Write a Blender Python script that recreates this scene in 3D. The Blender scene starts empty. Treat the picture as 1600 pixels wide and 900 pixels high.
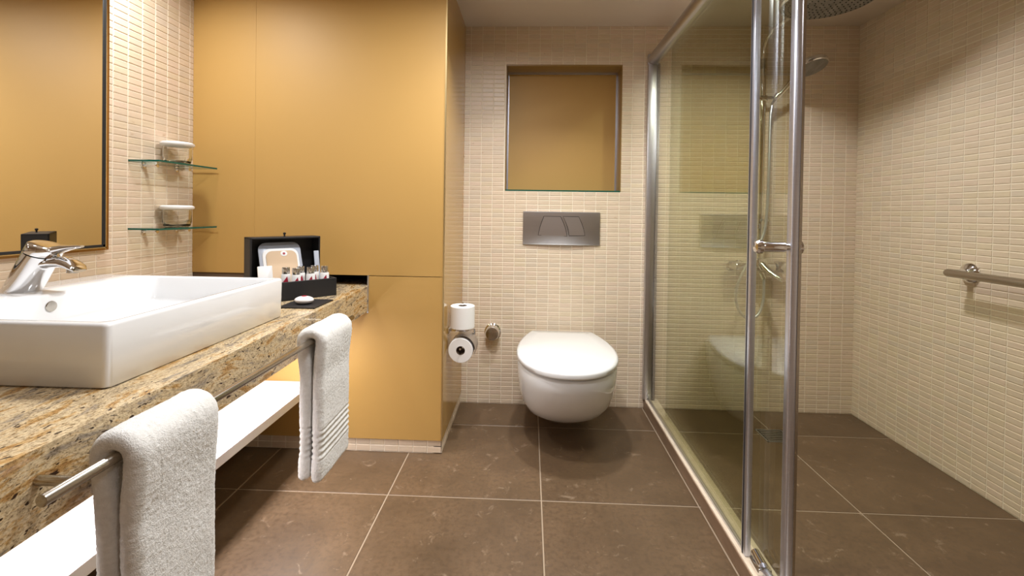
import bpy, bmesh, math, random
from mathutils import Vector, Matrix, noise
random.seed(7)
PI = math.pi
SC = bpy.context.scene
COL = SC.collection

# ------------------------------------------------------------------ camera
F, CY, YAW, PITCH, ROLL = 708.1, 339.6, -.0386, -.0107, .0143
CAM = Vector((0, 0, 1.1))
_cy, _sy, _cp, _sp = math.cos(YAW), math.sin(YAW), math.cos(PITCH), math.sin(PITCH)
_r = Vector((_cy, -_sy, 0)); _f = Vector((_sy*_cp, _cy*_cp, _sp)); _u = _r.cross(_f)
_cr, _sr = math.cos(ROLL), math.sin(ROLL)
CR = _r*_cr + _u*_sr; CU = _u*_cr - _r*_sr
cd = bpy.data.cameras.new('camera'); cam = bpy.data.objects.new('camera', cd); COL.objects.link(cam)
m = Matrix((CR, CU, -_f)).transposed().to_4x4(); m.translation = CAM
cam.matrix_world = m
cd.sensor_width = 36; cd.lens = 36*F/1600; cd.shift_y = -(450-CY)/1600; cd.clip_start = .02
SC.camera = cam
def project(p):
    q = Vector(p)-CAM; w = q.dot(_f)
    if w < .05: return None
    return 800+F*q.dot(CR)/w, CY-F*q.dot(CU)/w, w

# ------------------------------------------------------------------ world, lights, exposure
wd = bpy.data.worlds.new('world'); SC.world = wd; wd.use_nodes = True
wd.node_tree.nodes['Background'].inputs[0].default_value = (1, .9, .78, 1)
wd.node_tree.nodes['Background'].inputs[1].default_value = .2
SC.view_settings.view_transform = 'Standard'; SC.view_settings.look = 'None'
SC.view_settings.exposure = 0.08; SC.view_settings.gamma = 1
WARM = (.985, .99, 1)
def lamp(name, loc, power, size=.12, color=WARM, kind='AREA', rot=(0, 0, 0), spread=180, size_y=None):
    l = bpy.data.lights.new(name, kind); l.energy = power; l.color = color
    if kind == 'AREA':
        l.size = size; l.shape = 'DISK' if size_y is None else 'RECTANGLE'; l.spread = math.radians(spread)
        if size_y: l.size_y = size_y
    o = bpy.data.objects.new(name, l); COL.objects.link(o); o.location = loc; o.rotation_euler = rot
    return o
lamp('downlight_or_fill', (-.22, 1.34, 2.14), 16, .10, spread=170)
lamp('downlight_or_fill', (.10, 1.86, 2.14), 7.5, .10, spread=118)
lamp('downlight_or_fill', (-1.32, 1.46, 2.14), 9, .10, spread=165)
lamp('downlight_or_fill', (.96, 1.88, 2.14), 11.5, .09, spread=145)
lamp('downlight_or_fill', (.05, .82, 2.14), 9, .3, spread=160)  # added fill lamp, brightens towel and basin fronts; no known fitting here
lamp('downlight_or_fill', (.70, -.30, 2.14), 4, .3, spread=160)  # weak fill lamp added behind the camera, not a known fitting
lamp('under_counter_light', (-.98, 1.24, .630), 12, .05, size_y=1.5, color=(1, .96, .98))

# ------------------------------------------------------------------ materials
def lin(r, g, b):
    f = lambda c: (c/255/12.92) if c/255 <= .04045 else ((c/255+.055)/1.055)**2.4
    return (f(r), f(g), f(b), 1)
class NT:
    def __init__(s, name):
        s.m = bpy.data.materials.new(name); s.m.use_nodes = True; s.t = s.m.node_tree; s.n = s.t.nodes
        s.out = s.n['Material Output']; s.b = s.n['Principled BSDF']
    def add(s, typ, **kw):
        n = s.n.new(typ)
        for k, v in kw.items(): setattr(n, k, v)
        return n
    def link(s, a, b): s.t.links.new(a, b); return b
    def set(s, node, **kw):
        for k, v in kw.items(): node.inputs[k.replace('_', ' ')].default_value = v
    def noise(s, vec, scale, detail=3, rough=.55, dist=0):
        n = s.add('ShaderNodeTexNoise'); s.set(n, Scale=scale, Detail=detail, Roughness=rough, Distortion=dist)
        if vec is not None: s.link(vec, n.inputs['Vector'])
        return n
    def mapping(s, src, scale=(1, 1, 1), rot=(0, 0, 0)):
        mp = s.add('ShaderNodeMapping'); mp.inputs['Scale'].default_value = scale; mp.inputs['Rotation'].default_value = rot
        s.link(src, mp.inputs['Vector']); return mp.outputs[0]
    def ramp(s, fac, stops, interp='LINEAR'):
        r = s.add('ShaderNodeValToRGB'); e = r.color_ramp.elements; r.color_ramp.interpolation = interp
        while len(e) < len(stops): e.new(.5)
        for i, (p, c) in enumerate(stops): e[i].position = p; e[i].color = c if len(c) == 4 else (*c, 1)
        s.link(fac, r.inputs[0]); return r.outputs[0]
    def mix(s, a, b, fac, mode='MIX'):
        n = s.add('ShaderNodeMix', data_type='RGBA', blend_type=mode)
        for v, i in ((fac, 0), (a, 6), (b, 7)):
            if hasattr(v, 'is_linked'): s.link(v, n.inputs[i])
            else: n.inputs[i].default_value = v
        return n.outputs[2]
    def math(s, op, a, b=0):
        n = s.add('ShaderNodeMath', operation=op)
        for i, v in enumerate((a, b)):
            if hasattr(v, 'is_linked'): s.link(v, n.inputs[i])
            else: n.inputs[i].default_value = v
        return n.outputs[0]
    def pos(s): return s.add('ShaderNodeNewGeometry').outputs['Position']
    def bump(s, h, strength=.2, dist=.002):
        n = s.add('ShaderNodeBump'); s.set(n, Strength=strength, Distance=dist); s.link(h, n.inputs['Height'])
        s.link(n.outputs[0], s.b.inputs['Normal'])
def plain(name, color, rough=.5, metal=0, coat=0, spec=.5):
    t = NT(name); t.b.inputs['Base Color'].default_value = color
    t.b.inputs['Roughness'].default_value = rough; t.b.inputs['Metallic'].default_value = metal
    t.b.inputs['Coat Weight'].default_value = coat; t.b.inputs['Coat Roughness'].default_value = .05
    t.b.inputs['Specular IOR Level'].default_value = spec
    return t.m
def mosaic():
    t = NT('cream_mosaic'); g = t.add('ShaderNodeNewGeometry'); oi = t.add('ShaderNodeObjectInfo')
    r = t.math('FRACT', t.math('ADD', g.outputs['Random Per Island'], oi.outputs['Random']))
    base = t.ramp(r, [(0, (.72, .59, .45)), (.22, (.74, .605, .462)), (.4, (.70, .573, .436)), (.55, (.735, .59, .46)),
                      (.7, (.69, .58, .455)), (.85, (.72, .60, .44)), (1, (.75, .62, .475))], 'CONSTANT')
    v = t.mapping(g.outputs['Position'], (7, 7, 150)); n1 = t.noise(v, 1.6, 4, .65)
    streak = t.ramp(n1.outputs[0], [(.3, (.80, .77, .72)), (.62, (1.02, 1.02, 1.02))])
    c = t.mix(base, streak, .55, 'MULTIPLY')
    n2 = t.noise(t.mapping(g.outputs['Position'], (1, 1, 2.2)), 38, 2, .5)
    knot = t.ramp(n2.outputs[0], [(.70, (1, 1, 1)), (.79, (.70, .60, .48))])
    c = t.mix(c, knot, .6, 'MULTIPLY'); t.link(c, t.b.inputs['Base Color'])
    t.b.inputs['Roughness'].default_value = .38
    t.bump(n1.outputs[0], .05, .0006); return t.m
def granite():
    t = NT('gold_granite'); p = t.pos()
    w = t.noise(t.mapping(p, (1, 1, 1), (0, 0, .10)), 2.2, 2, .5)
    off = t.add('ShaderNodeVectorMath', operation='SCALE'); t.link(w.outputs['Color'], off.inputs[0]); off.inputs['Scale'].default_value = .16
    vv = t.add('ShaderNodeVectorMath', operation='ADD'); t.link(p, vv.inputs[0]); t.link(off.outputs[0], vv.inputs[1])
    v = t.mapping(vv.outputs[0], (34, 7, 40), (0, 0, .06))
    n1 = t.noise(v, 1.0, 8, .70)
    c = t.ramp(n1.outputs[0], [(.30, lin(104, 94, 84)), (.40, lin(160, 148, 132)), (.46, lin(192, 172, 138)), (.52, lin(212, 194, 162)),
                               (.58, lin(190, 156, 104)), (.64, lin(164, 122, 70)), (.73, lin(204, 186, 154))])
    v2 = t.mapping(vv.outputs[0], (120, 62, 130), (0, 0, .06)); n2 = t.noise(v2, 2.2, 5, .8)
    c = t.mix(c, t.ramp(n2.outputs[0], [(.37, (.28, .22, .15)), (.48, (.90, .86, .80)), (.60, (1.16, 1.15, 1.12))]), .95, 'MULTIPLY')
    n3 = t.noise(t.mapping(vv.outputs[0], (80, 34, 80), (0, 0, .06)), 1.5, 2, .5)
    c = t.mix(c, lin(56, 38, 28), t.ramp(n3.outputs[0], [(.645, (0, 0, 0)), (.685, (1, 1, 1))]))
    t.link(c, t.b.inputs['Base Color']); t.b.inputs['Roughness'].default_value = .16; return t.m
def porcelain_floor():
    t = NT('brown_porcelain'); p = t.pos(); oi = t.add('ShaderNodeObjectInfo')
    n1 = t.noise(p, 5, 5, .62); n2 = t.noise(p, 60, 3, .6)
    n3 = t.noise(p, 15, 6, .72, .8)
    c = t.ramp(n1.outputs[0], [(.3, (.108, .066, .034)), (.7, (.158, .098, .053))])
    c = t.mix(c, (.085, .053, .030, 1), t.ramp(n2.outputs[0], [(.35, (.55, .55, .55)), (.55, (0, 0, 0))]))
    c = t.mix(c, (.34, .25, .17, 1), t.ramp(n3.outputs[0], [(.60, (0, 0, 0)), (.70, (.6, .6, .6))]))
    c = t.mix(c, t.ramp(oi.outputs['Random'], [(0, (.92, .92, .92)), (1, (1.06, 1.06, 1.06))]), 1, 'MULTIPLY')
    t.link(c, t.b.inputs['Base Color'])
    t.link(t.ramp(n2.outputs[0], [(.3, (.36, .36, .36)), (.7, (.5, .5, .5))]), t.b.inputs['Roughness'])
    t.bump(n2.outputs[0], .08, .0006); return t.m
def thin_glass(name, tint, gl=1.0, rough=0.0):
    t = NT(name); t.n.remove(t.b)
    tr = t.add('ShaderNodeBsdfTransparent'); tr.inputs[0].default_value = (*tint, 1)
    gs = t.add('ShaderNodeBsdfAnisotropic' if False else 'ShaderNodeBsdfGlossy'); gs.inputs['Color'].default_value = (gl, gl, gl, 1); gs.inputs['Roughness'].default_value = rough
    fr = t.add('ShaderNodeFresnel'); ge = t.add('ShaderNodeNewGeometry')
    t.link(t.math('ADD', 1.5, t.math('MULTIPLY', ge.outputs['Backfacing'], 1/1.5-1.5)), fr.inputs['IOR'])
    mx = t.add('ShaderNodeMixShader'); t.link(fr.outputs[0], mx.inputs[0]); t.link(tr.outputs[0], mx.inputs[1]); t.link(gs.outputs[0], mx.inputs[2])
    t.link(mx.outputs[0], t.out.inputs['Surface']); return t.m
def clear_solid():
    t = NT('tumbler_glass'); t.b.inputs['Base Color'].default_value = (.97, .98, .97, 1); t.b.inputs['Transmission Weight'].default_value = 1
    t.b.inputs['Roughness'].default_value = 0; t.b.inputs['IOR'].default_value = 1.45; return t.m
def orange_panel(name, rough):
    t = NT(name); n = t.noise(t.pos(), 1.2, 2, .5)
    t.link(t.ramp(n.outputs[0], [(.3, (.49, .290, .083)), (.7, (.515, .306, .089))]), t.b.inputs['Base Color'])
    t.b.inputs['Roughness'].default_value = rough
    return t.m
def terry():
    t = NT('white_terry'); p = t.pos(); n = t.noise(p, 420, 3, .7); n2 = t.noise(p, 110, 3, .6)
    t.link(t.ramp(n2.outputs[0], [(.3, (.74, .725, .70)), (.7, (.86, .85, .83))]), t.b.inputs['Base Color'])
    t.b.inputs['Roughness'].default_value = .95; t.b.inputs['Sheen Weight'].default_value = .35
    t.bump(t.math('ADD', n.outputs[0], n2.outputs[0]), .6, .004); return t.m
def brushed(name, color, rough=.3):
    t = NT(name); n = t.noise(t.mapping(t.pos(), (4, 4, 260)), 1.5, 3, .6)
    t.link(t.mix(color, tuple(c*.86 for c in color[:3])+(1,), n.outputs[0]), t.b.inputs['Base Color'])
    t.b.inputs['Metallic'].default_value = 1; t.b.inputs['Roughness'].default_value = rough
    t.bump(n.outputs[0], .06, .0005); return t.m
def stone(name, c1, c2, rough=.4):
    t = NT(name); n = t.noise(t.mapping(t.pos(), (3, 1, 3)), 12, 5, .6)
    t.link(t.ramp(n.outputs[0], [(.35, c1), (.65, c2)]), t.b.inputs['Base Color']); t.b.inputs['Roughness'].default_value = rough; return t.m
def paint(name, color, rough=.7):
    t = NT(name); n = t.noise(t.pos(), 90, 3, .6)
    t.b.inputs['Base Color'].default_value = color; t.b.inputs['Roughness'].default_value = rough; t.bump(n.outputs[0], .04, .0006); return t.m

M = dict(
    tile=mosaic(), granite=granite(), floor=porcelain_floor(), ochre=orange_panel('ochre_lacquer', .52), ochre_gloss=orange_panel('ochre_gloss_lacquer', .13), terry=terry(),
    grout=plain('cream_grout', (.88, .79, .65, 1), .85), floor_grout=plain('beige_floor_grout', (.36, .275, .195, 1), .9),
    ceiling=paint('ceiling_paint', (.68, .59, .50, 1)), ceramic=plain('white_ceramic', (.79, .795, .80, 1), .09, coat=.4),
    plaster=paint('rear_wall_paint', (.52, .37, .24, 1)), shelf=paint('white_laminate', (.86, .85, .87, 1), .35),
    chrome=plain('polished_chrome', (.80, .80, .81, 1), .06, 1), satin=brushed('satin_aluminium', (.70, .73, .84, 1), .36),
    steel=brushed('brushed_steel', (.62, .61, .63, 1), .34), nickel=brushed('satin_nickel', (.50, .46, .40, 1), .24),
    dark=plain('dark_gap', (.012, .011, .010, 1), .7), black=plain('black_leatherette', (.010, .0095, .011, 1), .5),
    rubber=plain('black_seal', (.02, .02, .025, 1), .5), trim=plain('pale_brass_trim', (.70, .55, .28, 1), .35, 1),
    glass=thin_glass('shower_glass', (.875, .885, .80)), clear=thin_glass('clear_glass', (.94, .95, .94)), tumbler=clear_solid(),
    green=plain('green_glass_edge', (.004, .10, .075, 1), .1), shelfglass=thin_glass('shelf_glass', (.93, .965, .95)),
    mirror=plain('mirror_silver', (.93, .93, .93, 1), .005, 1), paper=plain('white_paper', (.84, .83, .82, 1), .8),
    tissue=paint('toilet_tissue', (.86, .84, .82, 1), .95), card=plain('brown_card', (.12, .075, .045, 1), .9),
    cream=stone('cream_marble', (.70, .58, .44), (.80, .68, .54)), brown=stone('brown_kerb_tile', (.20, .125, .075), (.25, .16, .10)),
    bronze=plain('bronze_strip', (.45, .27, .10, 1), .3, 1), red=plain('red_print', (.36, .008, .03, 1), .5),
    film=plain('clear_film', (.42, .45, .52, 1), .15), cloth=plain('beige_cloth', (.62, .46, .31, 1), .9),
    nozzle=stone('grey_nozzle_plate', (.16, .15, .13), (.26, .24, .21), .4), soap=plain('wrapped_soap', (.82, .78, .76, 1), .4),
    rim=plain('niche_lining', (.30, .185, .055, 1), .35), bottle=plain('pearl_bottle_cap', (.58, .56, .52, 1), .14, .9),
)

# ------------------------------------------------------------------ mesh helpers
def basis(d):
    d = Vector(d).normalized(); a = Vector((0, 0, 1)) if abs(d.z) < .9 else Vector((1, 0, 0))
    x = a.cross(d).normalized(); return x, d.cross(x).normalized(), d
class B:
    def __init__(s): s.bm = bmesh.new()
    def loft(s, rings, cap0=True, cap1=True, closed=True, mat=0):
        vs = [[s.bm.verts.new(p) for p in r] for r in rings]; n = len(rings[0]); fs = []
        for a, b in zip(vs, vs[1:]):
            for i in range(n if closed else n-1):
                j = (i+1) % n
                try: fs.append(s.bm.faces.new((a[i], a[j], b[j], b[i])))
                except ValueError: pass
        if cap0: fs.append(s.bm.faces.new(list(reversed(vs[0]))))
        if cap1: fs.append(s.bm.faces.new(vs[-1]))
        for f in fs: f.material_index = mat
        return s
    def box(s, a, b, bevel=0, seg=2):
        r = bmesh.ops.create_cube(s.bm, size=1)['verts']
        c = [(p+q)/2 for p, q in zip(a, b)]; d = [abs(q-p) for p, q in zip(a, b)]
        for v in r: v.co = Vector([c[i]+v.co[i]*d[i] for i in range(3)])
        if bevel:
            es = list({e for v in r for e in v.link_edges})
            bmesh.ops.bevel(s.bm, geom=es, offset=min(bevel, min(d)*.45), segments=seg, profile=.5, affect='EDGES')
        return s
    def prism(s, poly, vec, bevel=0):
        vec = Vector(vec); r0 = [Vector(p) for p in poly]; r1 = [p+vec for p in r0]
        n0 = len(s.bm.verts); s.loft([r0, r1])
        if bevel:
            s.bm.verts.ensure_lookup_table(); vs = s.bm.verts[n0:]
            es = list({e for v in vs for e in v.link_edges})
            bmesh.ops.bevel(s.bm, geom=es, offset=bevel, segments=2, profile=.5, affect='EDGES')
        return s
    def cyl(s, p, q, r, r2=None, seg=24, bevel=0):
        p, q = Vector(p), Vector(q); x, y, d = basis(q-p); r2 = r if r2 is None else r2; L = (q-p).length
        st = [(0, r), (L, r2)] if not bevel else [(0, r-bevel), (bevel*.3, r-bevel*.3), (bevel, r), (L-bevel, r2), (L-bevel*.3, r2-bevel*.3), (L, r2-bevel)]
        s.loft([[p+d*h+x*(rr*math.cos(2*PI*i/seg))+y*(rr*math.sin(2*PI*i/seg)) for i in range(seg)] for h, rr in st]); return s
    def lathe(s, prof, o=(0, 0, 0), axis=(0, 0, 1), seg=40, closed=False):
        o = Vector(o); x, y, d = basis(axis)
        rings = [[o+d*h+x*(max(r, 1e-5)*math.cos(2*PI*i/seg))+y*(max(r, 1e-5)*math.sin(2*PI*i/seg)) for i in range(seg)] for r, h in prof]
        if closed: s.loft(rings+[rings[0]], False, False)
        else: s.loft(rings)
        return s
    def tube(s, path, r, seg=12, caps=True):
        P = [Vector(p) for p in path]; rs = r if isinstance(r, (list, tuple)) else [r]*len(P); rings = []; x = None
        for i, p in enumerate(P):
            d = (P[min(i+1, len(P)-1)]-P[max(i-1, 0)]).normalized()
            if x is None: x, y, _ = basis(d)
            else: x = (x-d*x.dot(d)).normalized(); y = d.cross(x)
            rings.append([p+x*(rs[i]*math.cos(2*PI*k/seg))+y*(rs[i]*math.sin(2*PI*k/seg)) for k in range(seg)])
        s.loft(rings, caps, caps); return s
    def ball(s, c, r, sc=(1, 1, 1), seg=24):
        n0 = len(s.bm.verts); vs = bmesh.ops.create_uvsphere(s.bm, u_segments=seg, v_segments=seg//2, radius=r)['verts']
        for v in vs: v.co = Vector((v.co.x*sc[0], v.co.y*sc[1], v.co.z*sc[2]))+Vector(c)
        return s
    def mesh(s, name, mats, smooth=True, ang=32):
        bmesh.ops.remove_doubles(s.bm, verts=s.bm.verts, dist=1e-6)
        bmesh.ops.recalc_face_normals(s.bm, faces=s.bm.faces)
        me = bpy.data.meshes.new(name); s.bm.to_mesh(me); s.bm.free()
        for mm in (mats if isinstance(mats, (list, tuple)) else [mats]): me.materials.append(mm)
        if smooth:
            me.polygons.foreach_set('use_smooth', [True]*len(me.polygons)); me.set_sharp_from_angle(angle=math.radians(ang))
        return me
    def build(s, name, mats, parent=None, smooth=True, ang=32, label=None, kind=None):
        return add(name, s.mesh(name, mats, smooth, ang), parent, label=label, kind=kind)
def add(name, me, parent=None, loc=None, label=None, kind=None, rel=False):
    """link an object; parts keep world coordinates unless rel (parents hold pure loc/rotz set before)"""
    o = bpy.data.objects.new(name, me); COL.objects.link(o)
    if parent is not None:
        o.parent = parent
        if not rel: o.matrix_parent_inverse = parent.matrix_basis.inverted()
    if loc is not None: o.location = loc
    if label: o['label'] = label
    if kind: o['kind'] = kind
    return o
def tag(o, label, cat, group=None):
    o['label'] = label; o['category'] = cat
    if group: o['group'] = group
    return o
def thing(name, label, cat, loc, rotz=0, group=None):
    o = bpy.data.objects.new(name, None); COL.objects.link(o); o.location = loc; o.rotation_euler = (0, 0, rotz)
    o.empty_display_size = .05
    return tag(o, label, cat, group)
def struct(name, b, mat, **kw):
    o = b.build(name, mat, **kw); o['kind'] = 'structure'; return o
def copy_thing(o, loc, label):
    c = o.copy(); COL.objects.link(c); c.location = loc; c['label'] = label
    def kids(src, dst):
        for ch in list(src.children):
            d = ch.copy(); COL.objects.link(d); d.parent = dst
            kids(ch, d)
    kids(o, c); return c
def rrect(x0, x1, y0, y1, r, z, n=5):
    out = []
    for cx, cy, a in ((x1-r, y1-r, 0), (x0+r, y1-r, 90), (x0+r, y0+r, 180), (x1-r, y0+r, 270)):
        for k in range(n+1):
            t = math.radians(a+90*k/n); out.append(Vector((cx+r*math.cos(t), cy+r*math.sin(t), z)))
    return out

# ------------------------------------------------------------------ room shell
ZC_ = .760
D, H, XL, XE, XR, DP, Y0 = 2.592, 2.159, -.38, -1.547, 1.813, 2.022, -1.3
ceil = struct('ceiling', B().box((XE-.1, Y0-.1, H), (XR+.1, D+.3, H+.08)), M['ceiling'])
floor = struct('floor', B().box((XE-.1, Y0-.1, -.08), (XR+.1, D+.3, -.0015)), M['floor_grout'])
wl = struct('wall_left', B().box((XE-.1, Y0-.1, 0), (XE, D+.2, H)), M['grout'])
wr = struct('wall_right', B().box((XR, Y0-.1, 0), (XR+.1, D+.2, H)), M['grout'])
wrear = struct('wall_rear', B().box((XE, Y0-.1, 0), (XR, Y0, H)), M['plaster'])
NX0, NX1, NZ0, NZ1, ND = -.145, .514, 1.224, 1.944, .14
wb = struct('wall_back', B().box((XL-.2, D, 0), (NX0, D+.2, H)).box((NX1, D, 0), (XR, D+.2, H)).box((NX0, D, 0), (NX1, D+.2, NZ0)).box((NX0, D, NZ1), (NX1, D+.2, H)), M['grout'])

# floor tiles: one object each
TX, TY, TS, J = .0611, 1.7246, .5946, .0025
def slab_tile(x0, x1, y0, y1):
    b = B(); z = .0; e = .0012
    b.loft([[Vector((x0, y0, -.002)), Vector((x1, y0, -.002)), Vector((x1, y1, -.002)), Vector((x0, y1, -.002))],
            [Vector((x0, y0, z-e)), Vector((x1, y0, z-e)), Vector((x1, y1, z-e)), Vector((x0, y1, z-e))],
            [Vector((x0+e, y0+e, z)), Vector((x1-e, y0+e, z)), Vector((x1-e, y1-e, z)), Vector((x0+e, y1-e, z))]])
    return b
for i in range(-3, 4):
    for j in range(-3, 3):
        x0, x1 = max(TX+i*TS+J, XE), min(TX+(i+1)*TS-J, XR)
        y0, y1 = max(TY+j*TS+J, Y0), min(TY+(j+1)*TS-J, D)
        if x1-x0 < .02 or y1-y0 < .02: continue
        slab_tile(x0, x1, y0, y1).build('tile', M['floor'], floor, smooth=False)

# mosaic tiles: nearest 300 per wall are objects, the rest one joined part
def frustum(bm, c, u, n, w, h, t=.0022, bev=.0014):
    u = Vector(u); n = Vector(n); z = Vector((0, 0, 1)); c = Vector(c)
    P = lambda a, b, k: bm.verts.new(c+u*a+z*b+n*k)
    rr = []
    for (ww, hh, k) in ((w/2, h/2, -.0005), (w/2, h/2, t-bev*.6), (w/2-bev, h/2-bev, t)):
        rr.append([P(-ww, -hh, k), P(ww, -hh, k), P(ww, hh, k), P(-ww, hh, k)])
    flip = u.cross(z).dot(n) < 0
    fs = []
    for a, b in zip(rr, rr[1:]):
        for i in range(4):
            q = (a[i], a[(i+1) % 4], b[(i+1) % 4], b[i]); fs.append(q)
    fs.append(tuple(rr[2]))
    for q in fs: bm.faces.new(tuple(reversed(q)) if flip else q)
JT = .0038
def mosaic_wall(wall, origin, u, n, s0, s1, sa, pu, z1, pz, holes=(), hidden=(), z0=.0, zoff=.002, limit=300):
    """origin + u*s + z; columns start at sa with pitch pu"""
    u = Vector(u); n = Vector(n); o = Vector(origin); cells = []
    k0 = math.floor((s0-sa)/pu)-1
    k = k0
    while sa+k*pu < s1:
        a, b = max(sa+k*pu+JT/2, s0), min(sa+(k+1)*pu-JT/2, s1); k += 1
        if b-a < .006: continue
        r = -1
        while zoff+r*pz < z1:
            c, d = max(zoff+r*pz+JT/2, z0+.001), min(zoff+(r+1)*pz-JT/2, z1); r += 1
            if d-c < .004: continue
            rects = [(a, b, c, d)]
            for (ha, hb, hc, hd) in holes:
                nr = []
                for (p, q, e, f) in rects:
                    if q <= ha or p >= hb or f <= hc or e >= hd: nr.append((p, q, e, f)); continue
                    if p < ha: nr.append((p, ha, e, f))
                    if q > hb: nr.append((hb, q, e, f))
                    m0, m1 = max(p, ha), min(q, hb)
                    if e < hc: nr.append((m0, m1, e, hc))
                    if f > hd: nr.append((m0, m1, hd, f))
                rects = [x for x in nr if x[1]-x[0] > .006 and x[3]-x[2] > .004]
            for x in rects: cells.append((x, abs((b-a)-(pu-JT)) < 1e-6 and abs((d-c)-(pz-JT)) < 1e-6 and x == (a, b, c, d)))
    ranked = []
    for idx, ((a, b, c, d), whole) in enumerate(cells):
        if not whole: continue
        ps = [project(o+u*s+Vector((0, 0, z))) for s in (a, b) for z in (c, d)]
        if any(p is None or not (0 < p[0] < 1600 and 0 < p[1] < 900) for p in ps): continue
        mx, mz = (a+b)/2, (c+d)/2
        if any(h[0] < mx < h[1] and h[2] < mz < h[3] for h in hidden): continue
        area = (max(p[0] for p in ps)-min(p[0] for p in ps))*abs(ps[1][1]-ps[0][1])
        ranked.append((-area, idx))
    ranked.sort(); pick = {i for _, i in ranked[:limit]}
    bm = bmesh.new(); frustum(bm, (0, 0, 0), u, n, pu-JT, pz-JT)
    me = bpy.data.meshes.new('tile'); bm.to_mesh(me); bm.free(); me.materials.append(M['tile'])
    big = bmesh.new()
    for i, ((a, b, c, d), whole) in enumerate(cells):
        ctr = o+u*((a+b)/2)+Vector((0, 0, (c+d)/2))
        if i in pick:
            t = add('tile', me, wall); t.location = ctr
        else: frustum(big, ctr, u, n, b-a, d-c)
    if cells and len(big.faces):
        mb = bpy.data.meshes.new('mosaic_tile'); big.to_mesh(mb); mb.materials.append(M['tile'])
        add('mosaic_tile', mb, wall, kind='stuff')
    big.free()
mosaic_wall(wb, (0, D, 0), (1, 0, 0), (0, -1, 0), XL, XR, -.346, .0655, H, .02545, holes=[(NX0, NX1, NZ0, NZ1)],
            hidden=[(-.04, .40, .915, 1.11), (-.05, .44, 0, .46), (.60, 2, 0, 3), (-1, -.30, 0, 3)])
mosaic_wall(wr, (XR, 0, 0), (0, 1, 0), (-1, 0, 0), .2, D, 1.781-.063*30, .063, H, .0257)
mosaic_wall(wl, (XE, 0, 0), (0, 1, 0), (1, 0, 0), .1, DP, 1.622-.0625*30, .0625, H, .0258,
            hidden=[(-2, 1.59, .94, 3), (-2, 3, 0, .79), (-2, 1.2, 0, 3)])

# niche
nb = B().box((NX0+.012, D+ND-.012, NZ0+.012), (NX1-.012, D+ND-.002, NZ1-.012))
nb.build('niche_back_panel', M['ochre'], wb, smooth=False)
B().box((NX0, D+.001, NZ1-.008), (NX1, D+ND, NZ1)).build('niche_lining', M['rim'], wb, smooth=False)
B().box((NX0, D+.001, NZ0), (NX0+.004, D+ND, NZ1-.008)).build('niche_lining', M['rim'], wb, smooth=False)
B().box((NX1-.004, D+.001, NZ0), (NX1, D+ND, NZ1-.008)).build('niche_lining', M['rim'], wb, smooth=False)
fz = D+ND-.018
B().box((NX0+.004, fz, NZ0), (NX0+.013, fz+.012, NZ1-.008)).box((NX1-.013, fz, NZ0), (NX1-.004, fz+.012, NZ1-.008)).box((NX0+.013, fz, NZ1-.020), (NX1-.013, fz+.012, NZ1-.008)).build('niche_metal_frame', M['satin'], wb, smooth=False)
B().box((NX0+.004, D-.002, NZ0), (NX1-.004, D+ND-.02, NZ0+.007)).build('niche_glass_sill', M['green'], wb, smooth=False)

# partition: ochre panels
wp = struct('wall_partition', B().box((XE, 2.24, 0), (XL-.02, D, H)), M['dark'])  # near-black core puts the shade inside the counter slot into the colour
B().box((XE, DP, .806), (-1.2541, DP+.018, H), .0003, 1).build('upper_panel', M['ochre'], wp, smooth=False)
B().box((-1.2537, DP, .806), (XL-.006, DP+.018, H), .0003, 1).build('upper_panel', M['ochre'], wp, smooth=False)
lp = [(XE, .064), (XL-.006, .064), (XL-.006, .803), (-.7245, .803), (-.7245, .640), (XE, .640)]
B().prism([(x, DP, z) for x, z in lp], (0, .018, 0)).build('lower_panel', M['ochre'], wp, smooth=False)
B().box((XL-.006, DP-.002, .064), (XL+.001, DP+.004, H)).build('corner_trim', M['trim'], wp, smooth=False)
B().box((XL-.018, DP+.004, .064), (XL, D, H)).build('side_panel', M['ochre_gloss'], wp, smooth=False)
B().box((-.7285, DP-.003, .636), (-.7225, DP+.016, .806)).build('edge_trim', M['satin'], wp, smooth=False)
B().box((XE, DP+.004, ZC_), (-1.12, DP+.016, .806)).build('slot_filler', M['card'], wp, smooth=False)
bb = struct('baseboard_partition', B().box((XE, DP+.013, 0), (XL-.004, DP+.05, .063)).box((XL-.04, DP+.013, 0), (XL-.004, D, .063)), M['grout'])
mosaic_wall(bb, (0, DP+.013, 0), (1, 0, 0), (0, -1, 0), XE, XL-.002, -.45, .0655, .062, .0305, zoff=.001)
mosaic_wall(bb, (XL-.004, 0, 0), (0, 1, 0), (1, 0, 0), DP+.012, D, 2.03, .063, .062, .0305, zoff=.001)

# ------------------------------------------------------------------ shower kerb, screen, sliding door
kb = thing('shower_kerb', 'brown tiled kerb with a cream stone top under the glass screen', 'kerb', (.695, 1.6, 0))
B().box((.661, .25, 0), (.664, D, .051)).box((.736, .25, 0), (.739, D, .051)).build('kerb_side', M['brown'], kb, smooth=False)
B().box((.664, .25, 0), (.736, D, .057), .002).build('kerb_top', M['cream'], kb, smooth=False)
YF, YS, GX, SX = 1.415, 1.25, .682, .712
sc = thing('shower_screen', 'fixed glass shower panel in satin metal frame beside the toilet', 'shower screen', (GX, D, .0575))
B().box((GX-.004, YF+.012, .060), (GX+.004, D-.03, 1.95)).build('glass_pane', M['glass'], sc, smooth=False)
B().box((.652, D-.030, .0575), (.700, D-.003, 1.94), .003).build('wall_profile', M['steel'], sc)
B().box((.700, D-.036, .0575), (.714, D-.006, 1.94)).build('seal', M['rubber'], sc, smooth=False)
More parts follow.
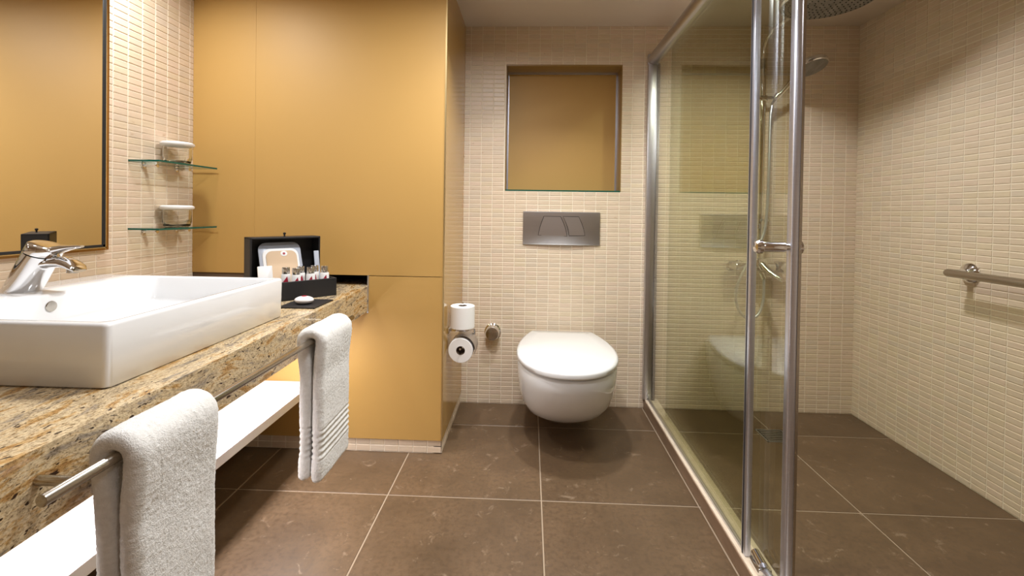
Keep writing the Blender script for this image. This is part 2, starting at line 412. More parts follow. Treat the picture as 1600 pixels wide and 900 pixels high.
ring = lambda y: [Vector((.683+.034*math.cos(t)*(1 if abs(math.cos(t)) < .9 else 1), y, 1.966+.030*math.sin(t))) for t in [2*PI*k/20 for k in range(20)]]
B().loft([ring(D-.012), ring(.3)]).build('top_rail', M['steel'], sc)
B().box((.650, D-.018, 1.930), (.716, D-.003, 2.0), .012, 3).build('rail_end_cap', M['steel'], sc)
fp = B().box((GX-.009, YF-.014, .0575), (GX+.009, YF+.014, 1.95), .003).build('edge_profile', M['satin'], sc)
B().box((GX-.010, YF+.001, .0575), (GX-.0085, YF+.006, 1.95)).build('seal', M['rubber'], fp, smooth=False)
B().box((GX-.006, YF+.014, .0575), (GX+.006, D-.034, .066)).build('bottom_profile', M['steel'], sc, smooth=False)
sd = thing('sliding_shower_door', 'sliding glass shower door with chrome knob, overlapping the fixed panel', 'shower door', (SX, 1.8, .0575))
B().box((SX-.004, YS+.012, .07), (SX+.004, 2.33, 1.945)).build('glass_pane', M['glass'], sd, smooth=False)
pr = B().box((SX-.012, YS-.014, .0575), (SX+.012, YS+.014, 1.95), .006, 3).build('edge_profile', M['satin'], sd)
B().box((SX+.006, YS-.016, .0575), (SX+.013, YS-.011, 1.95)).build('seal', M['nickel'], pr, smooth=False)
B().box((SX-.008, 2.318, .07), (SX+.008, 2.332, 1.945)).build('rear_seal', M['clear'], sd, smooth=False)
hb = B().cyl((.628, YS+.0, 1.017), (.690, YS+.0, 1.017), .0135, bevel=.003).cyl((.690, YS, 1.017), (.735, YS, 1.017), .010).lathe([(.010, 0), (.019, .003), (.019, .012), (.014, .018), (.002, .020)], (.630, YS, 1.017), (-1, 0, 0), 24).lathe([(.010, 0), (.018, .004), (.0185, .012), (.014, .017), (.002, .018)], (.718, YS, 1.017), (1, 0, 0), 24)
hb.build('knob', M['chrome'], sd)
rl = B().box((.676, 1.325, .0575), (.716, 1.385, .078), .005).cyl((.690, 1.33, .086), (.690, 1.375, .094), .012).build('floor_guide', M['chrome'], sc)
B().tube([(.700, 1.33, .070), (.702, .3, .070)], .011).build('bottom_rail', M['satin'], sc)

# ------------------------------------------------------------------ mirror
MY, MZ = 1.588, .944
mr = thing('wall_mirror', 'large wall mirror in a thin black and bronze frame above the washbasin', 'mirror', (XE, .5, MZ))
fx0, fx1 = XE+.003, XE+.020
B().box((fx0, -.6, MZ+.020), (fx1-.002, MY-.022, 2.13)).build('mirror_glass', M['mirror'], mr, smooth=False)
B().box((fx0, MY-.022, MZ+.008), (fx1+.001, MY-.014, 2.13)).box((fx0, -.6, MZ+.012), (fx1+.001, MY-.014, MZ+.020)).build('black_frame', M['dark'], mr, smooth=False, label='black inner frame')
B().box((fx0, MY-.014, MZ+.004), (fx1+.002, MY-.0105, 2.13)).box((fx0, -.6, MZ+.0075), (fx1+.002, MY-.0105, MZ+.011)).build('chrome_strip', M['chrome'], mr, smooth=False, label='chrome line')
B().box((fx0, MY-.0105, MZ), (fx1, MY, 2.13)).box((fx0, -.6, MZ), (fx1, MY-.0105, MZ+.0075)).build('bronze_frame', M['bronze'], mr, smooth=False, label='bronze outer frame')

# ------------------------------------------------------------------ vanity counter, floating shelf, towel rail
ZC, ZB = .760, .641
fx = lambda y: -.666-.030*y
vc = thing('vanity_counter', 'thick gold veined granite counter with a square front edge', 'countertop', (XE, 1.0, ZB))
ys = [-.5, 0, .5, 1.0, 1.5, DP-.001]
poly = [Vector((XE+.002, ys[0], ZB))]+[Vector((fx(y), y, ZB)) for y in ys]+[Vector((-.735, DP, ZB)), Vector((-.735, 2.2, ZB)), Vector((XE+.002, 2.2, ZB))]
bm = B(); bm.prism(poly, (0, 0, ZC-ZB), .0025); bm.build('slab', M['granite'], vc, smooth=False)
fs = B().box((XE+.002, -.4, .281), (-.968, DP-.002, .316), .0015)
tag(fs.build('floating_shelf', M['shelf'], smooth=False), 'white floating shelf below the granite counter', 'shelf')

tr = thing('towel_rail', 'slim satin metal towel rail on the granite counter front', 'towel rail', (fx(.6), .606, .715))
BX, BZ = -.630, .715
B().cyl((BX, .562, BZ), (BX, 1.60, BZ), .0085, bevel=.001).build('bar', M['nickel'], tr)
for y in (.606, 1.545):
    B().cyl((fx(y)+.0005, y, BZ), (BX, y, BZ), .0070).build('post', M['nickel'], tr)

def towel(name, label, y0, y1, zf, zb, ridges, seed, lean=0.0):
    """thick folded terry towel over the bar: a rounded slab swept along an inverted U"""
    t = .034; rb = .0105+t/2; path = []; rc = t/2+.0025
    n1 = 140
    for k in range(n1+1): z = zf+(BZ-zf)*k/n1; q = min(1, max(0, (BZ-z)/.11)); q = q*q*(3-2*q); path.append((BX+rb+(rc-rb)*q, z))
    for k in range(1, 20): a = PI*k/20; path.append((BX+rb*math.cos(a), BZ+rb*math.sin(a)*.92))
    n2 = 130
    for k in range(n2+1): z = BZ+(zb-BZ)*k/n2; q = min(1, max(0, (BZ-z)/.11)); q = q*q*(3-2*q); path.append((BX-rb-(rc-rb)*q, z))
    W = y1-y0; sec = []
    nf = 84
    r = t/2
    for k in range(nf+1): sec.append((-W/2+r+(W-2*r)*k/nf, r))
    for k in range(1, 8): a = PI/2-PI*k/8; sec.append((W/2-r+r*math.cos(a), r*math.sin(a)))
    for k in range(nf+1): sec.append((W/2-r-(W-2*r)*k/nf, -r))
    for k in range(1, 8): a = -PI/2-PI*k/8; sec.append((-W/2+r+r*math.cos(a), r*math.sin(a)))
    rings = []; N = len(path); L = 0
    for i, (x, z) in enumerate(path):
        a, b = path[max(i-1, 0)], path[min(i+1, N-1)]
        d = Vector((b[0]-a[0], 0, b[1]-a[1])).normalized(); nrm = Vector((d.z, 0, -d.x))
        if i > n1//2 and i < n1+20 and False: pass
        dist0 = abs(z-zf) if i <= n1 else 9; dist1 = abs(z-zb) if i > n1+18 else 9
        e = min(dist0, dist1); sq = 1.0
        if e < .014: sq = math.sqrt(max(0, 1-((.014-e)/.014)**2))*.85+.15
        ends = 1-(1-sq)*.12
        rid = 0
        if ridges and dist0 < 9:
            q = (dist0-.065)/.018
            if 0 <= q <= 5: rid = -.0042*(.5+.5*math.cos(2*PI*q))
            if 0 <= q <= 5: rid += .0012
        if ridges and dist1 < 9:
            q = (dist1-.065)/.018
            if 0 <= q <= 5: rid = -.0035*(.5+.5*math.cos(2*PI*q))
        ring = []
        for (sy, sn) in sec:
            wob = .004*math.sin(z*14+seed)*(1-min(1, abs(z-BZ)*0+0))
            y = (y0+y1)/2+sy*ends+.0025*math.sin(z*11+seed*2)
            fl = sn*sq+(rid if sn > 0 else -rid)*min(1, abs(sn)/r)
            p = Vector((x, y, z))+nrm*fl
            v = noise.noise(p*150+Vector((seed*9, 0, 0)))*.0006+noise.noise(p*330)*.0011+noise.noise(p*16+Vector((0, seed, 0)))*.0022
            dirv = (nrm*(sn/r)+Vector((0, 1, 0))*(0 if abs(sy) < W/2-r else (1 if sy > 0 else -1)*math.sqrt(max(0, 1-(sn/r)**2))))
            ring.append(p+dirv*v)
        rings.append(ring)
    b = B(); b.loft(rings)
    return tag(b.build(name, M['terry'], ang=80), label, 'towel', 'white hand towels on the rail')
towel('hand_towel', 'white terry hand towel at the near end of the rail', .662, .850, .335, .33, False, 1.3)
towel('hand_towel', 'white terry hand towel with a ribbed band, at the far end of the rail', 1.285, 1.497, .302, .308, True, 4.1)

# ------------------------------------------------------------------ washbasin, tap
bx0, bx1, by0, by1, bz0, bz1 = -1.372, -.776, .806, 1.405, ZC, .883
ix0, ix1, iy0, iy1 = -1.180, bx1-.020, by0+.020, by1-.024
wbn = thing('washbasin', 'square white ceramic countertop washbasin on the granite counter', 'washbasin', ((bx0+bx1)/2, (by0+by1)/2, ZC))
R0 = .012
rings = [rrect(bx0+.006, bx1-.006, by0+.006, by1-.006, R0, bz0), rrect(bx0+.002, bx1-.002, by0+.002, by1-.002, R0, bz0+.004), rrect(bx0, bx1, by0, by1, R0, bz1-.007),
         rrect(bx0+.0015, bx1-.0015, by0+.0015, by1-.0015, R0, bz1-.003), rrect(bx0+.005, bx1-.005, by0+.005, by1-.005, R0, bz1),
         rrect(ix0-.004, ix1+.004, iy0-.004, iy1+.004, .022, bz1), rrect(ix0, ix1, iy0, iy1, .022, bz1-.004),
         rrect(ix0+.004, ix1-.003, iy0+.003, iy1-.003, .024, bz0+.058), rrect(ix0+.010, ix1-.008, iy0+.008, iy1-.008, .026, bz0+.044),
         rrect(ix0+.028, ix1-.022, iy0+.022, iy1-.022, .03, bz0+.037)]
cx, cyb = (ix0+ix1)/2, (iy0+iy1)/2
rings.append(rrect(cx-.03, cx+.03, cyb-.03, cyb+.03, .029, bz0+.030))
B().loft(rings).build('bowl', M['ceramic'], wbn, ang=50)
ov = B().lathe([(.0125, 0), (.0135, .002), (.0125, .004), (.001, .0045)], (ix0+.0012, 1.072, .852), (1, 0, 0), 24).build('overflow_cover', M['nickel'], wbn, label='round metal overflow cover')
B().lathe([(.030, 0), (.030, .003), (.024, .005), (.02, .004)], (cx, cyb, bz0+.029), seg=28).build('drain_cover', M['chrome'], wbn)

tp = thing('basin_mixer_tap', 'chrome single lever mixer tap standing on the washbasin ledge', 'tap', (-1.290, 1.103, bz1))
fy = 1.103
def circ(c, r, ax, ry=None, n=28):
    x = Vector((math.cos(ax), 0, -math.sin(ax))); y = Vector((0, 1, 0)); ry = ry or r
    return [Vector(c)+x*(r*math.cos(2*PI*k/n))+y*(ry*math.sin(2*PI*k/n)) for k in range(n)]
c0, c1 = Vector((-1.290, fy, bz1)), Vector((-1.222, fy, 1.000))
tl = math.radians(20); pt = lambda s: c0.lerp(c1, s)
rr = [circ(pt(0), .0415, 0, .036), circ(pt(.04), .0415, 0, .036), circ(pt(.3), .0395, tl*.4, .0355), circ(pt(.55), .038, tl*.75, .0355), circ(pt(.80), .0375, tl, .0355)]
B().loft(rr).build('body', M['chrome'], tp, ang=60)
rr = [circ(pt(.815), .0365, tl, .0345), circ(pt(.825), .0378, tl, .036), circ(pt(.985), .0378, tl, .036), circ(pt(1.01), .034, tl, .032), circ(pt(1.015), .020, tl, .018)]
lv = B().loft(rr)
P0 = c1+Vector((.024, 0, -.012))
lrings = []
for s, w, h in ((0, .020, .012), (.02, .019, .010), (.04, .016, .006), (.056, .012, .0045), (.068, .006, .003)):
    ctr = P0+Vector((s, 0, .004*math.sin(s*30)+s*.10)); lrings.append([ctr+Vector((-.0*math.sin(a), w*math.cos(a), h*math.sin(a))) for a in [2*PI*k/16 for k in range(16)]])
lv.loft(lrings); lv.build('lever', M['chrome'], tp, ang=60)
sp = []
for x, z, w, h in ((-1.262, .940, .024, .016), (-1.230, .953, .0245, .015), (-1.200, .9575, .025, .0145), (-1.172, .9575, .0255, .014), (-1.154, .952, .0255, .0125), (-1.141, .944, .023, .009), (-1.135, .938, .018, .005)):
    sp.append([Vector((x, fy+w*math.cos(a), z+h*math.sin(a))) for a in [2*PI*k/20 for k in range(20)]])
so = B().loft(sp).build('spout', M['chrome'], tp, ang=60)
B().cyl((-1.154, fy, .944), (-1.155, fy, .932), .012).build('aerator', M['nickel'], so)

# ------------------------------------------------------------------ glass shelves with capped tumblers
def glass_shelf(z, label):
    g = thing('glass_shelf', label, 'shelf', (XE, 1.685, z), 0, 'glass shelves on the tiled wall')
    b = B().box((XE+.003, 1.685, z), (-1.421, 2.008, z+.007)); b.bm.faces.ensure_lookup_table()
    for f in b.bm.faces: f.material_index = 0 if abs(f.normal.z) > .5 else 1
    b.build('glass_pane', [M['shelfglass'], M['green']], g, smooth=False)
    for y in (1.755, 1.925):
        B().cyl((XE+.002, y, z-.008), (-1.485, y, z-.008), .008, bevel=.001).lathe([(.012, 0), (.012, .004), (.008, .006)], (XE+.002, y, z-.008), (1, 0, 0), 20).build('bracket', M['chrome'], g)
    return g
glass_shelf(1.276, 'upper small glass shelf with green edge on the tiled wall')
glass_shelf(1.012, 'lower small glass shelf with green edge on the tiled wall')
tum = B().lathe([(.001, 0), (.040, 0), (.047, .006), (.051, .022), (.051, .072), (.0485, .072), (.0478, .026), (.042, .014), (.001, .011)], seg=40).mesh('glass', M['tumbler'], ang=60)
capm = B().lathe([(.001, 0), (.050, 0), (.059, .004), (.061, .008), (.060, .014), (.052, .018), (.001, .0195)], seg=40).mesh('paper_cap', M['paper'], ang=50)
for z, w in ((1.2832, 'upper'), (1.0192, 'lower')):
    o = thing('tumbler', f'clear tumbler under a white paper cap on the {w} glass shelf', 'glass', (-1.481, 1.850, z), 0, 'tumblers on the glass shelves')
    add('glass', tum, o, rel=True); c = add('paper_cap', capm, o, rel=True); c.location = (0, 0, .0722); c['label'] = 'white paper cap'

# ------------------------------------------------------------------ amenity box and what it holds
AX, AY, AR = -.766, 1.780, math.atan2(.731, .682)
bxm = Matrix.Translation((AX, AY, ZC)) @ Matrix.Rotation(AR, 4, 'Z')
W = lambda x, y, z: bxm @ Vector((x, y, z))
ab = thing('amenity_box', 'open black lidded box of toiletries on the counter end', 'box', (AX, AY, ZC), AR)
def loc_build(b, name, mat, parent=ab, **kw):
    o = b.build(name, mat, **kw); o.parent = parent; return o
BL, BD, BH, T = .268, .165, .070, .007
b = B().box((-BL, 0, 0), (0, BD, T), .001).box((-BL, 0, 0), (0, T, BH), .0015).box((-BL, BD-T, 0), (0, BD, BH), .0015).box((-BL, T, 0), (-BL+T, BD-T, BH), .0015).box((-T, T, 0), (0, BD-T, BH), .0015)
loc_build(b, 'tray', M['black'], smooth=False)
LH, LD, LZ = .170, .080, BH-.012
b = B().box((-BL, BD+LD-T, LZ), (0, BD+LD, LZ+LH), .0015).box((-BL, BD, LZ), (-BL+T, BD+LD, LZ+LH), .0015).box((-T, BD, LZ), (0, BD+LD, LZ+LH), .0015).box((-BL, BD, LZ+LH-T), (0, BD+LD, LZ+LH), .0015).box((-BL, BD, LZ), (0, BD+LD, LZ+T), .0015)
ld = loc_build(b, 'lid', M['black'], smooth=False)
kn = B().lathe([(.003, 0), (.003, .008), (.0055, .011), (.0055, .016), (.001, .018)], (-BL/2, BD+.03, LZ+LH), seg=16).build('knob', M['black']); kn.parent = ld
bot_b = B().lathe([(.001, 0), (.0155, 0), (.0165, .002), (.0165, .076), (.0150, .082), (.001, .082)], seg=24).mesh('label_sleeve', M['paper'])
bot_c = B().lathe([(.0135, .082), (.0140, .083), (.0140, .106), (.013, .108), (.001, .1085)], seg=24).mesh('bottle_cap', M['bottle'])
mk = B().prism([Vector((-.011, -.0172, .052)), Vector((.004, -.0172, .074)), Vector((.008, -.0172, .052))], (0, .002, 0)).mesh('red_mark', M['red'], smooth=False)
spots = [(-.030, .045), (-.085, .045), (-.140, .045), (-.052, .090), (-.107, .090), (-.162, .090)]
names_ = ['rightmost in the front row', 'middle one of the front row', 'leftmost in the front row', 'rightmost in the back row', 'middle one of the back row', 'leftmost in the back row']
for (x, y), nm in zip(spots, names_):
    p = W(x, y, T); o = thing('toiletry_bottle', f'small labelled bottle with metallic cap in the black box, {nm}', 'bottle', p, AR-.25+random.uniform(-.15, .15), 'toiletry bottles in the black box')
    add('label_sleeve', bot_b, o, rel=True); add('bottle_cap', bot_c, o, rel=True); add('red_mark', mk, o, rel=True)
# packaged face cloth leaning in the lid
def leaning(name, label, cat, x0, x1, y0, y1, z0, z1, th, mat, r=.02, tw=0):
    """rounded slab leaning back, in box coordinates"""
    cx_ = (x0+x1)/2; w_ = (x1-x0); hh = math.hypot(z1-z0, y1-y0); ang = math.atan2(y1-y0, z1-z0)
    loc = W(cx_, y0, z0)
    o = thing(name, label, cat, loc, AR+tw)
    o.rotation_euler = (-ang, 0, AR+tw)
    def part(nm, m, a0, a1, b0, b1, rad, f0, f1, lab=None):
        pr = rrect(a0, a1, b0, b1, rad, 0, 4)
        B().prism([Vector((p.x, f0, p.y)) for p in pr], (0, f1-f0, 0), .0008).build(nm, m, label=lab).parent = o
    return o, part, w_, hh
o, part, w_, hh = leaning('packaged_face_cloth', 'clear packet holding a folded beige cloth, leaning in the black lid', 'packet', -.232, -.072, .124, .205, T+.005, .205, .02, None)
part('wrapper', M['film'], -w_/2, w_/2, 0, hh, .03, 0, .008)
part('white_border', M['paper'], -w_/2+.012, w_/2-.012, .01, hh-.028, .028, -.003, .001)
part('cloth', M['cloth'], -w_/2+.024, w_/2-.020, .016, hh-.038, .024, -.006, -.002, 'beige cloth')
part('sticker', M['paper'], -.002, .024, hh-.062, hh-.040, .0105, -.0075, -.0055)
part('red_mark', M['red'], .006, .016, hh-.056, hh-.046, .0045, -.0085, -.007)
o, part, w_, hh = leaning('sachet', 'white flat sachet at the left end of the black box', 'sachet', -.262+.006, -.205, .085, .112, T+.001, .122, .01, None)
part('paper_wrap', M['paper'], -w_/2, w_/2, 0, hh, .002, 0, .006)
part('red_mark', M['red'], -.004, .006, hh-.062, hh-.056, .002, -.0012, .001)
o, part, w_, hh = leaning('sachet', 'narrow silvery sachet at the right end of the black box', 'sachet', -.030, -.010, .124, .158, T+.003, .168, .01, None)
part('paper_wrap', M['film'], -w_/2, w_/2, 0, hh, .002, 0, .004)

st = thing('soap_tray', 'flat black tray under the wrapped soap on the counter', 'tray', (-.79, 1.593, ZC))
b = B().box((-.858, 1.518, ZC), (-.730, 1.668, ZC+.005), .001).build('plate', M['black'], st, smooth=False)
sp_ = thing('wrapped_soap', 'small oval white wrapped soap lying on the flat black tray', 'soap', (-.797, 1.58, ZC+.005))
b = B().ball((-.797, 1.58, ZC+.0185), .034, (.98, .8, .40)); b.build('soap_bar', M['soap'], sp_)
B().lathe([(.001, 0), (.008, 0), (.009, .0008), (.001, .0012)], (-.797, 1.58, ZC+.0318), seg=16).build('red_mark', M['red'], sp_)

# ------------------------------------------------------------------ toilet
XT = .188
tt = thing('toilet', 'white wall hung toilet with closed lid below the flush plate', 'toilet', (XT, D, .06))
def outline(yf, w, z, yrear=D-.004, wr=None, yw=2.20, n=20, pw=2.15, dx=0):
    wr = wr if wr is not None else w*.72
    L = []
    ywf = max(yw, yf+.18) if yf > 2.02 else yw
    ywf = min(ywf, yrear-.05)
    for k in range(n+1):                       # right side: rear -> widest
        t = k/n; y = yrear+(ywf-yrear)*t; s = (y-ywf)/(yrear-ywf)
        L.append((w-(w-wr)*s**2.0, y))
    for k in range(1, n*2):                    # front arc, right -> left
        a = PI/2*k/n; c, s = math.cos(a), math.sin(a)
        L.append((w*math.copysign(abs(c)**(2/pw), c), ywf-(ywf-yf)*abs(s)**(2/pw)))
    for k in range(n+1):
        t = 1-k/n; y = yrear+(ywf-yrear)*t; s = (y-ywf)/(yrear-ywf)
        L.append((-(w-(w-wr)*s**2.0), y))
    return [Vector((XT+dx+x, y, z)) for x, y in L]
rings = [outline(2.30, .085, .062), outline(2.27, .105, .064), outline(2.22, .130, .078), outline(2.14, .160, .108), outline(2.06, .188, .152), outline(1.99, .210, .208), outline(1.935, .226, .27),
         outline(1.900, .234, .335), outline(1.886, .236, .385), outline(1.892, .232, .396), outline(1.91, .215, .400)]
B().loft(rings).build('bowl', M['ceramic'], tt, ang=60)
YR = 2.545
B().loft([outline(1.895, .230, .401, YR, .165), outline(1.895, .230, .409, YR, .165)]).build('seat', M['ceramic'], tt)
B().loft([outline(1.886, .236, .410, YR, .168), outline(1.872, .240, .414, YR, .171), outline(1.870, .241, .428, YR, .172), outline(1.874, .2375, .436, YR-.002, .169), outline(1.888, .227, .440, YR-.008, .160), outline(1.95, .17, .4415, YR-.06, .12)]).build('lid', M['ceramic'], tt, ang=60)
for x in (XT-.08, XT+.08): B().cyl((x-.02, YR+.012, .412), (x+.02, YR+.012, .412), .012).build('hinge', M['chrome'], tt)

# flush plate
X = lambda px: -.038+(px-817)*.003633
Z = lambda py: 1.108-(py-331)*.00365
fpl = thing('flush_plate', 'brushed steel dual flush plate on the mosaic wall above the toilet', 'flush plate', (.18, D, 1.01))
yp = D-.004
b = B(); prof = []
n = 12
for i in range(n+1):
    t = i/n; x = -.036+.434*t; bow = .012+.010*math.sin(PI*t)
    prof.append((x, bow))
ringsP = []
for x, bow in prof:
    ringsP.append([Vector((x, yp+.004, .920)), Vector((x, yp+.004, 1.108)), Vector((x, yp-bow+.005, 1.108)), Vector((x, yp-bow, 1.103)), Vector((x, yp-bow, .928)), Vector((x, yp-bow+.006, .920))])
b.loft(ringsP).build('plate', M['steel'], fpl, ang=40)
def button(pts, name):
    f = lambda x: yp-(.012+.010*math.sin(PI*min(max((x+.036)/.434, 0), 1)))
    for dep, mat, nm, ins in ((.0006, M['dark'], 'gap', 0), (.0035, M['steel'], name, .0028)):
        cxp = sum(p[0] for p in pts)/len(pts); czp = sum(p[1] for p in pts)/len(pts)
        q = []
        for x, z in pts:
            d = Vector((cxp-x, czp-z)); L = d.length; q.append((x+d.x/L*ins*1.2, z+d.y/L*ins*1.2))
        r0 = [Vector((x, f(x)+.002, z)) for x, z in q]; r1 = [Vector((x, f(x)-dep, z)) for x, z in q]
        if ins: par = btn
        o_ = B().loft([r0, r1]).build(nm, mat, fpl if not ins else fpl, ang=25)
        btn = o_
def curve(a, bq, bulge, n=6):
    out = []
    for k in range(n+1):
        t = k/n; out.append((a[0]+(bq[0]-a[0])*t+bulge*math.sin(PI*t), a[1]+(bq[1]-a[1])*t))
    return out
L1 = curve((X(841), Z(368)), (X(849.5), Z(338)), -.004)+curve((X(876), Z(338)), (X(886.5), Z(369)), .006)
L2 = curve((X(889), Z(368.5)), (X(879), Z(338)), .006)+curve((X(904), Z(338)), (X(914), Z(367.5)), .006)
button(L1, 'large_button'); button(L2, 'small_button')

# stop valve and roll holder
sv = thing('stop_valve', 'round chrome stop valve on the mosaic wall left of the toilet', 'valve', (-.201, D, .414))
B().lathe([(.046, 0), (.047, .004), (.040, .010), (.040, .052), (.036, .060)], (-.201, D-.002, .416), (0, -1, 0), 32).build('body', M['chrome'], sv, ang=40)
B().lathe([(.034, 0), (.034, .003), (.024, .006), (.001, .007)], (-.201, D-.060, .414), (0, -1, 0), 28).build('button', M['nickel'], sv)

rh = thing('toilet_roll_holder', 'chrome toilet roll holder with a curved flap on the ochre partition side', 'roll holder', (XL, 2.15, .54))
RX, RY = -.313, 2.150
B().box((XL+.0005, 2.118, .522), (XL+.009, 2.180, .548), .002).build('wall_plate', M['chrome'], rh)
B().box((XL+.008, 2.138, .530), (-.285, 2.160, .542), .002).cyl((RX, RY, .540), (RX, RY, .668), .0055).build('arm', M['chrome'], rh)
B().tube([(-.285, 2.150, .536), (-.262, 2.20, .530), (-.262, 2.222, .500), (RX, 2.225, .466), (RX, 2.200, .462), (RX, 2.085, .462)], .0050, 10).build('spindle', M['chrome'], rh)
cv = []
for k in range(13):
    a = math.radians(105-125*k/12); cv.append((a, .0685))
ringsC = []
for y in (2.100, 2.215):
    ringsC.append([Vector((RX+.000+r*math.cos(a), y, .455+r*math.sin(a))) for a, r in cv]+[Vector((RX+(r-.002)*math.cos(a), y, .455+(r-.002)*math.sin(a))) for a, r in reversed(cv)])
B().loft(ringsC).build('flap', M['steel'], rh, ang=40)
prf = [(.021, 0), (.056, 0), (.058, .002), (.058, .102), (.056, .104), (.021, .104)]
rl1 = thing('toilet_roll', 'spare white toilet roll standing upright on the chrome holder', 'toilet roll', (RX, RY, .5485), 0, 'toilet rolls')
B().lathe(prf, (RX, RY, .5485), closed=True, seg=48).build('paper', M['tissue'], rl1, ang=40)
B().lathe([(.0195, .001), (.0212, .001), (.0212, .103), (.0195, .103)], (RX, RY, .5485), closed=True, seg=32).build('core', M['card'], rl1)
rl2 = thing('toilet_roll', 'white toilet roll hanging under the chrome flap, end towards the room', 'toilet roll', (RX, 2.10, .455), 0, 'toilet rolls')
B().lathe(prf, (RX, 2.100, .451), (0, 1, 0), closed=True, seg=48).build('paper', M['tissue'], rl2, ang=40)
B().lathe([(.0195, .001), (.0212, .001), (.0212, .103), (.0195, .103)], (RX, 2.100, .451), (0, 1, 0), closed=True, seg=32).build('core', M['card'], rl2)

# ------------------------------------------------------------------ shower fittings
SXX, SYY = 1.262, 2.530
ss = thing('shower_column', 'chrome shower column with large round overhead rose on the back wall', 'shower', (SXX, D, .82))
pts = [(SXX, SYY, .84), (SXX, SYY, 1.96)]
arm = [(SXX, SYY, 1.96), (SXX, SYY-.006, 2.02), (SXX+.004, SYY-.03, 2.06), (SXX+.010, SYY-.09, 2.088), (SXX+.024, 2.25, 2.095), (1.290, 2.07, 2.097), (1.290, 2.040, 2.090), (1.290, 2.040, 2.068)]
B().cyl(*pts, .0155).build('riser_pipe', M['chrome'], ss)
B().tube(arm, .0105, 14).build('overhead_arm', M['chrome'], ss)
B().cyl((SXX, SYY, 1.90), (SXX, SYY, 1.955), .0155).cyl((SXX, SYY, 1.93), (SXX, D-.003, 1.93), .010).lathe([(.022, 0), (.022, .005), (.012, .010)], (SXX, D-.003, 1.93), (0, -1, 0)).build('upper_bracket', M['chrome'], ss)
rose = B().lathe([(.001, .028), (.030, .026), (.060, .014), (.180, .010), (.187, .004), (.187, 0), (.182, -.004)], (1.290, 2.040, 2.045), seg=64).build('overhead_rose', M['chrome'], ss, ang=40)
B().lathe([(.181, 0), (.181, -.005), (.001, -.006)], (1.290, 2.040, 2.043), seg=64).build('nozzle_plate', M['nozzle'], rose, label='perforated grey nozzle plate')
nz = B()
for rr_ in [.025*k for k in range(1, 7)]+[.168]:
    k_ = max(6, int(2*PI*rr_/.020))
    for q in range(k_):
        a = 2*PI*q/k_; c = Vector((1.290+rr_*math.cos(a), 2.040+rr_*math.sin(a), 2.0372)); nz.cyl(c, c-Vector((0, 0, .003)), .0032, .002, 6)
nz.build('nozzle', M['rubber'], rose, kind='stuff')
B().cyl((1.130, SYY, .822), (1.345, SYY, .822), .024, bevel=.004).cyl((1.175, SYY, .822), (1.175, D-.003, .822), .016).cyl((1.300, SYY, .822), (1.300, D-.003, .822), .016).lathe([(.032, 0), (.032, .006), (.018, .012)], (1.175, D-.003, .822), (0, -1, 0)).lathe([(.032, 0), (.032, .006), (.018, .012)], (1.300, D-.003, .822), (0, -1, 0)).box((1.232, SYY-.03, .80), (1.292, SYY+.012, .872), .008).cyl((1.262, SYY-.02, .79), (1.272, SYY-.03, .760), .014).build('mixer_body', M['chrome'], ss)
for x, d in ((1.130, -1), (1.345, 1)):
    B().lathe([(.020, 0), (.034, .006), (.038, .020), (.036, .045), (.022, .056), (.001, .058)], (x, SYY, .822), (d, 0, 0), 20).build('mixer_handle', M['chrome'], ss, ang=25)
B().tube([(1.262, SYY-.03, .84), (1.285, SYY-.07, .80), (1.310, SYY-.11, .775), (1.320, SYY-.125, .765)], [.018, .016, .013, .011]).build('bath_spout', M['chrome'], ss)
B().box((SXX-.022, SYY-.016, 1.725), (SXX+.022, SYY+.016, 1.757), .006).cyl((SXX-.035, SYY, 1.741), (SXX+.055, SYY-.02, 1.741), .010).lathe([(.013, -.015), (.017, -.012), (.018, .014), (.014, .018)], (SXX+.055, SYY-.04, 1.741), (.45, -.35, .75), 20).build('slider', M['chrome'], ss)
B().box((SXX-.02, SYY-.014, 1.03), (SXX+.02, D-.003, 1.06), .005).box((SXX-.018, SYY-.016, 1.07), (SXX+.04, SYY+.014, 1.085), .004).build('lower_bracket', M['chrome'], ss)
hs = thing('hand_shower', 'round chrome hand shower clipped on the riser rail slider', 'hand shower', (1.317, 2.49, 1.741))
B().tube([(1.300, 2.505, 1.700), (1.317, 2.490, 1.735), (1.355, 2.46, 1.79), (1.385, 2.425, 1.838), (1.405, 2.400, 1.868)], [.011, .012, .013, .014, .017], 14).build('handle', M['chrome'], hs)
ax = Vector((-.18, .36, 1)).normalized(); hc = Vector((1.425, 2.375, 1.862))
hd = B().lathe([(.001, .036), (.030, .034), (.064, .028), (.075, .020), (.078, .012), (.078, -.002), (.074, -.006)], hc, ax, 40).build('head', M['chrome'], hs, ang=40)
B().lathe([(.073, -.004), (.070, -.0075), (.001, -.009)], hc, ax, 40).build('nozzle_plate', M['nozzle'], hd)
hz = []
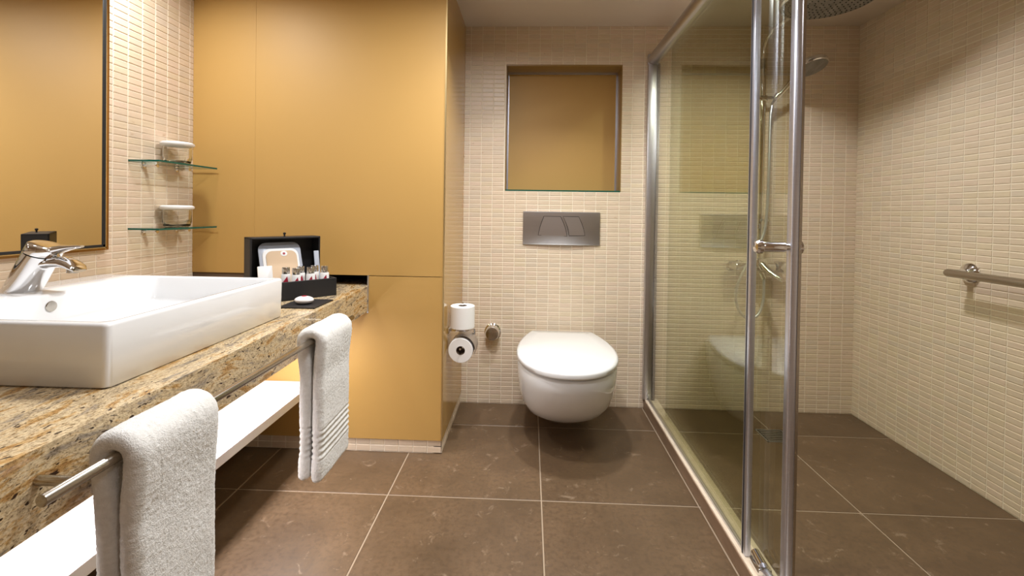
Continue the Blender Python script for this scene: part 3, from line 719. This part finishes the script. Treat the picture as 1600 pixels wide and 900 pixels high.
ctrl = [(1.300, 2.505, 1.700), (1.290, 2.50, 1.62), (1.283, 2.49, 1.40), (1.275, 2.485, 1.15), (1.255, 2.48, 1.00), (1.195, 2.48, .88), (1.135, 2.48, .76), (1.115, 2.48, .68), (1.130, 2.48, .60), (1.180, 2.48, .545), (1.235, 2.48, .570), (1.262, 2.485, .64), (1.270, 2.495, .72), (1.272, 2.500, .765)]
for i in range(len(ctrl)-1):
    p = [Vector(ctrl[max(0, min(len(ctrl)-1, i+q))]) for q in (-1, 0, 1, 2)]
    for k in range(10):
        t = k/10; hz.append(.5*((2*p[1])+(p[2]-p[0])*t+(2*p[0]-5*p[1]+4*p[2]-p[3])*t*t+(3*p[1]-p[0]-3*p[2]+p[3])*t**3))
hz.append(Vector(ctrl[-1]))
B().tube(hz, [.0072+.0008*(i % 2) for i in range(len(hz))], 10).build('hose', M['satin'], hs, ang=60)

dr = thing('floor_drain', 'square metal drain grate set in the shower floor', 'drain', (1.24, 2.306, 0))
dx0, dx1, dy0, dy1 = 1.175, 1.308, 2.242, 2.372
B().box((dx0, dy0, -.001), (dx1, dy0+.006, .003)).box((dx0, dy1-.006, -.001), (dx1, dy1, .003)).box((dx0, dy0, -.001), (dx0+.006, dy1, .003)).box((dx1-.006, dy0, -.001), (dx1, dy1, .003)).build('frame', M['satin'], dr, smooth=False)
B().box((dx0+.006, dy0+.006, .0), (dx1-.006, dy1-.006, .0012)).build('pit', M['dark'], dr, smooth=False)
for k in range(6):
    y = dy0+.014+k*.0185
    B().box((dx0+.012, y, .001), (dx1-.012, y+.008, .003)).build('slat', M['steel'], dr, smooth=False)

gb = thing('grab_bar', 'horizontal satin metal grab bar on the right shower wall', 'grab bar', (XR, 1.92, .88))
B().tube([(1.728, 1.944, .877), (1.728, 1.935, .877), (1.728, 1.2, .877), (1.728, .75, .877)], [.012, .0165, .0165, .0165], 20).build('bar', M['nickel'], gb)
for y in (1.925, .80):
    B().lathe([(.040, 0), (.041, .006), (.034, .016), (.018, .024), (.013, .030), (.013, .078)], (XR-.003, y, .879), (-1, 0, 0), 32).build('flange', M['chrome'], gb, ang=40)
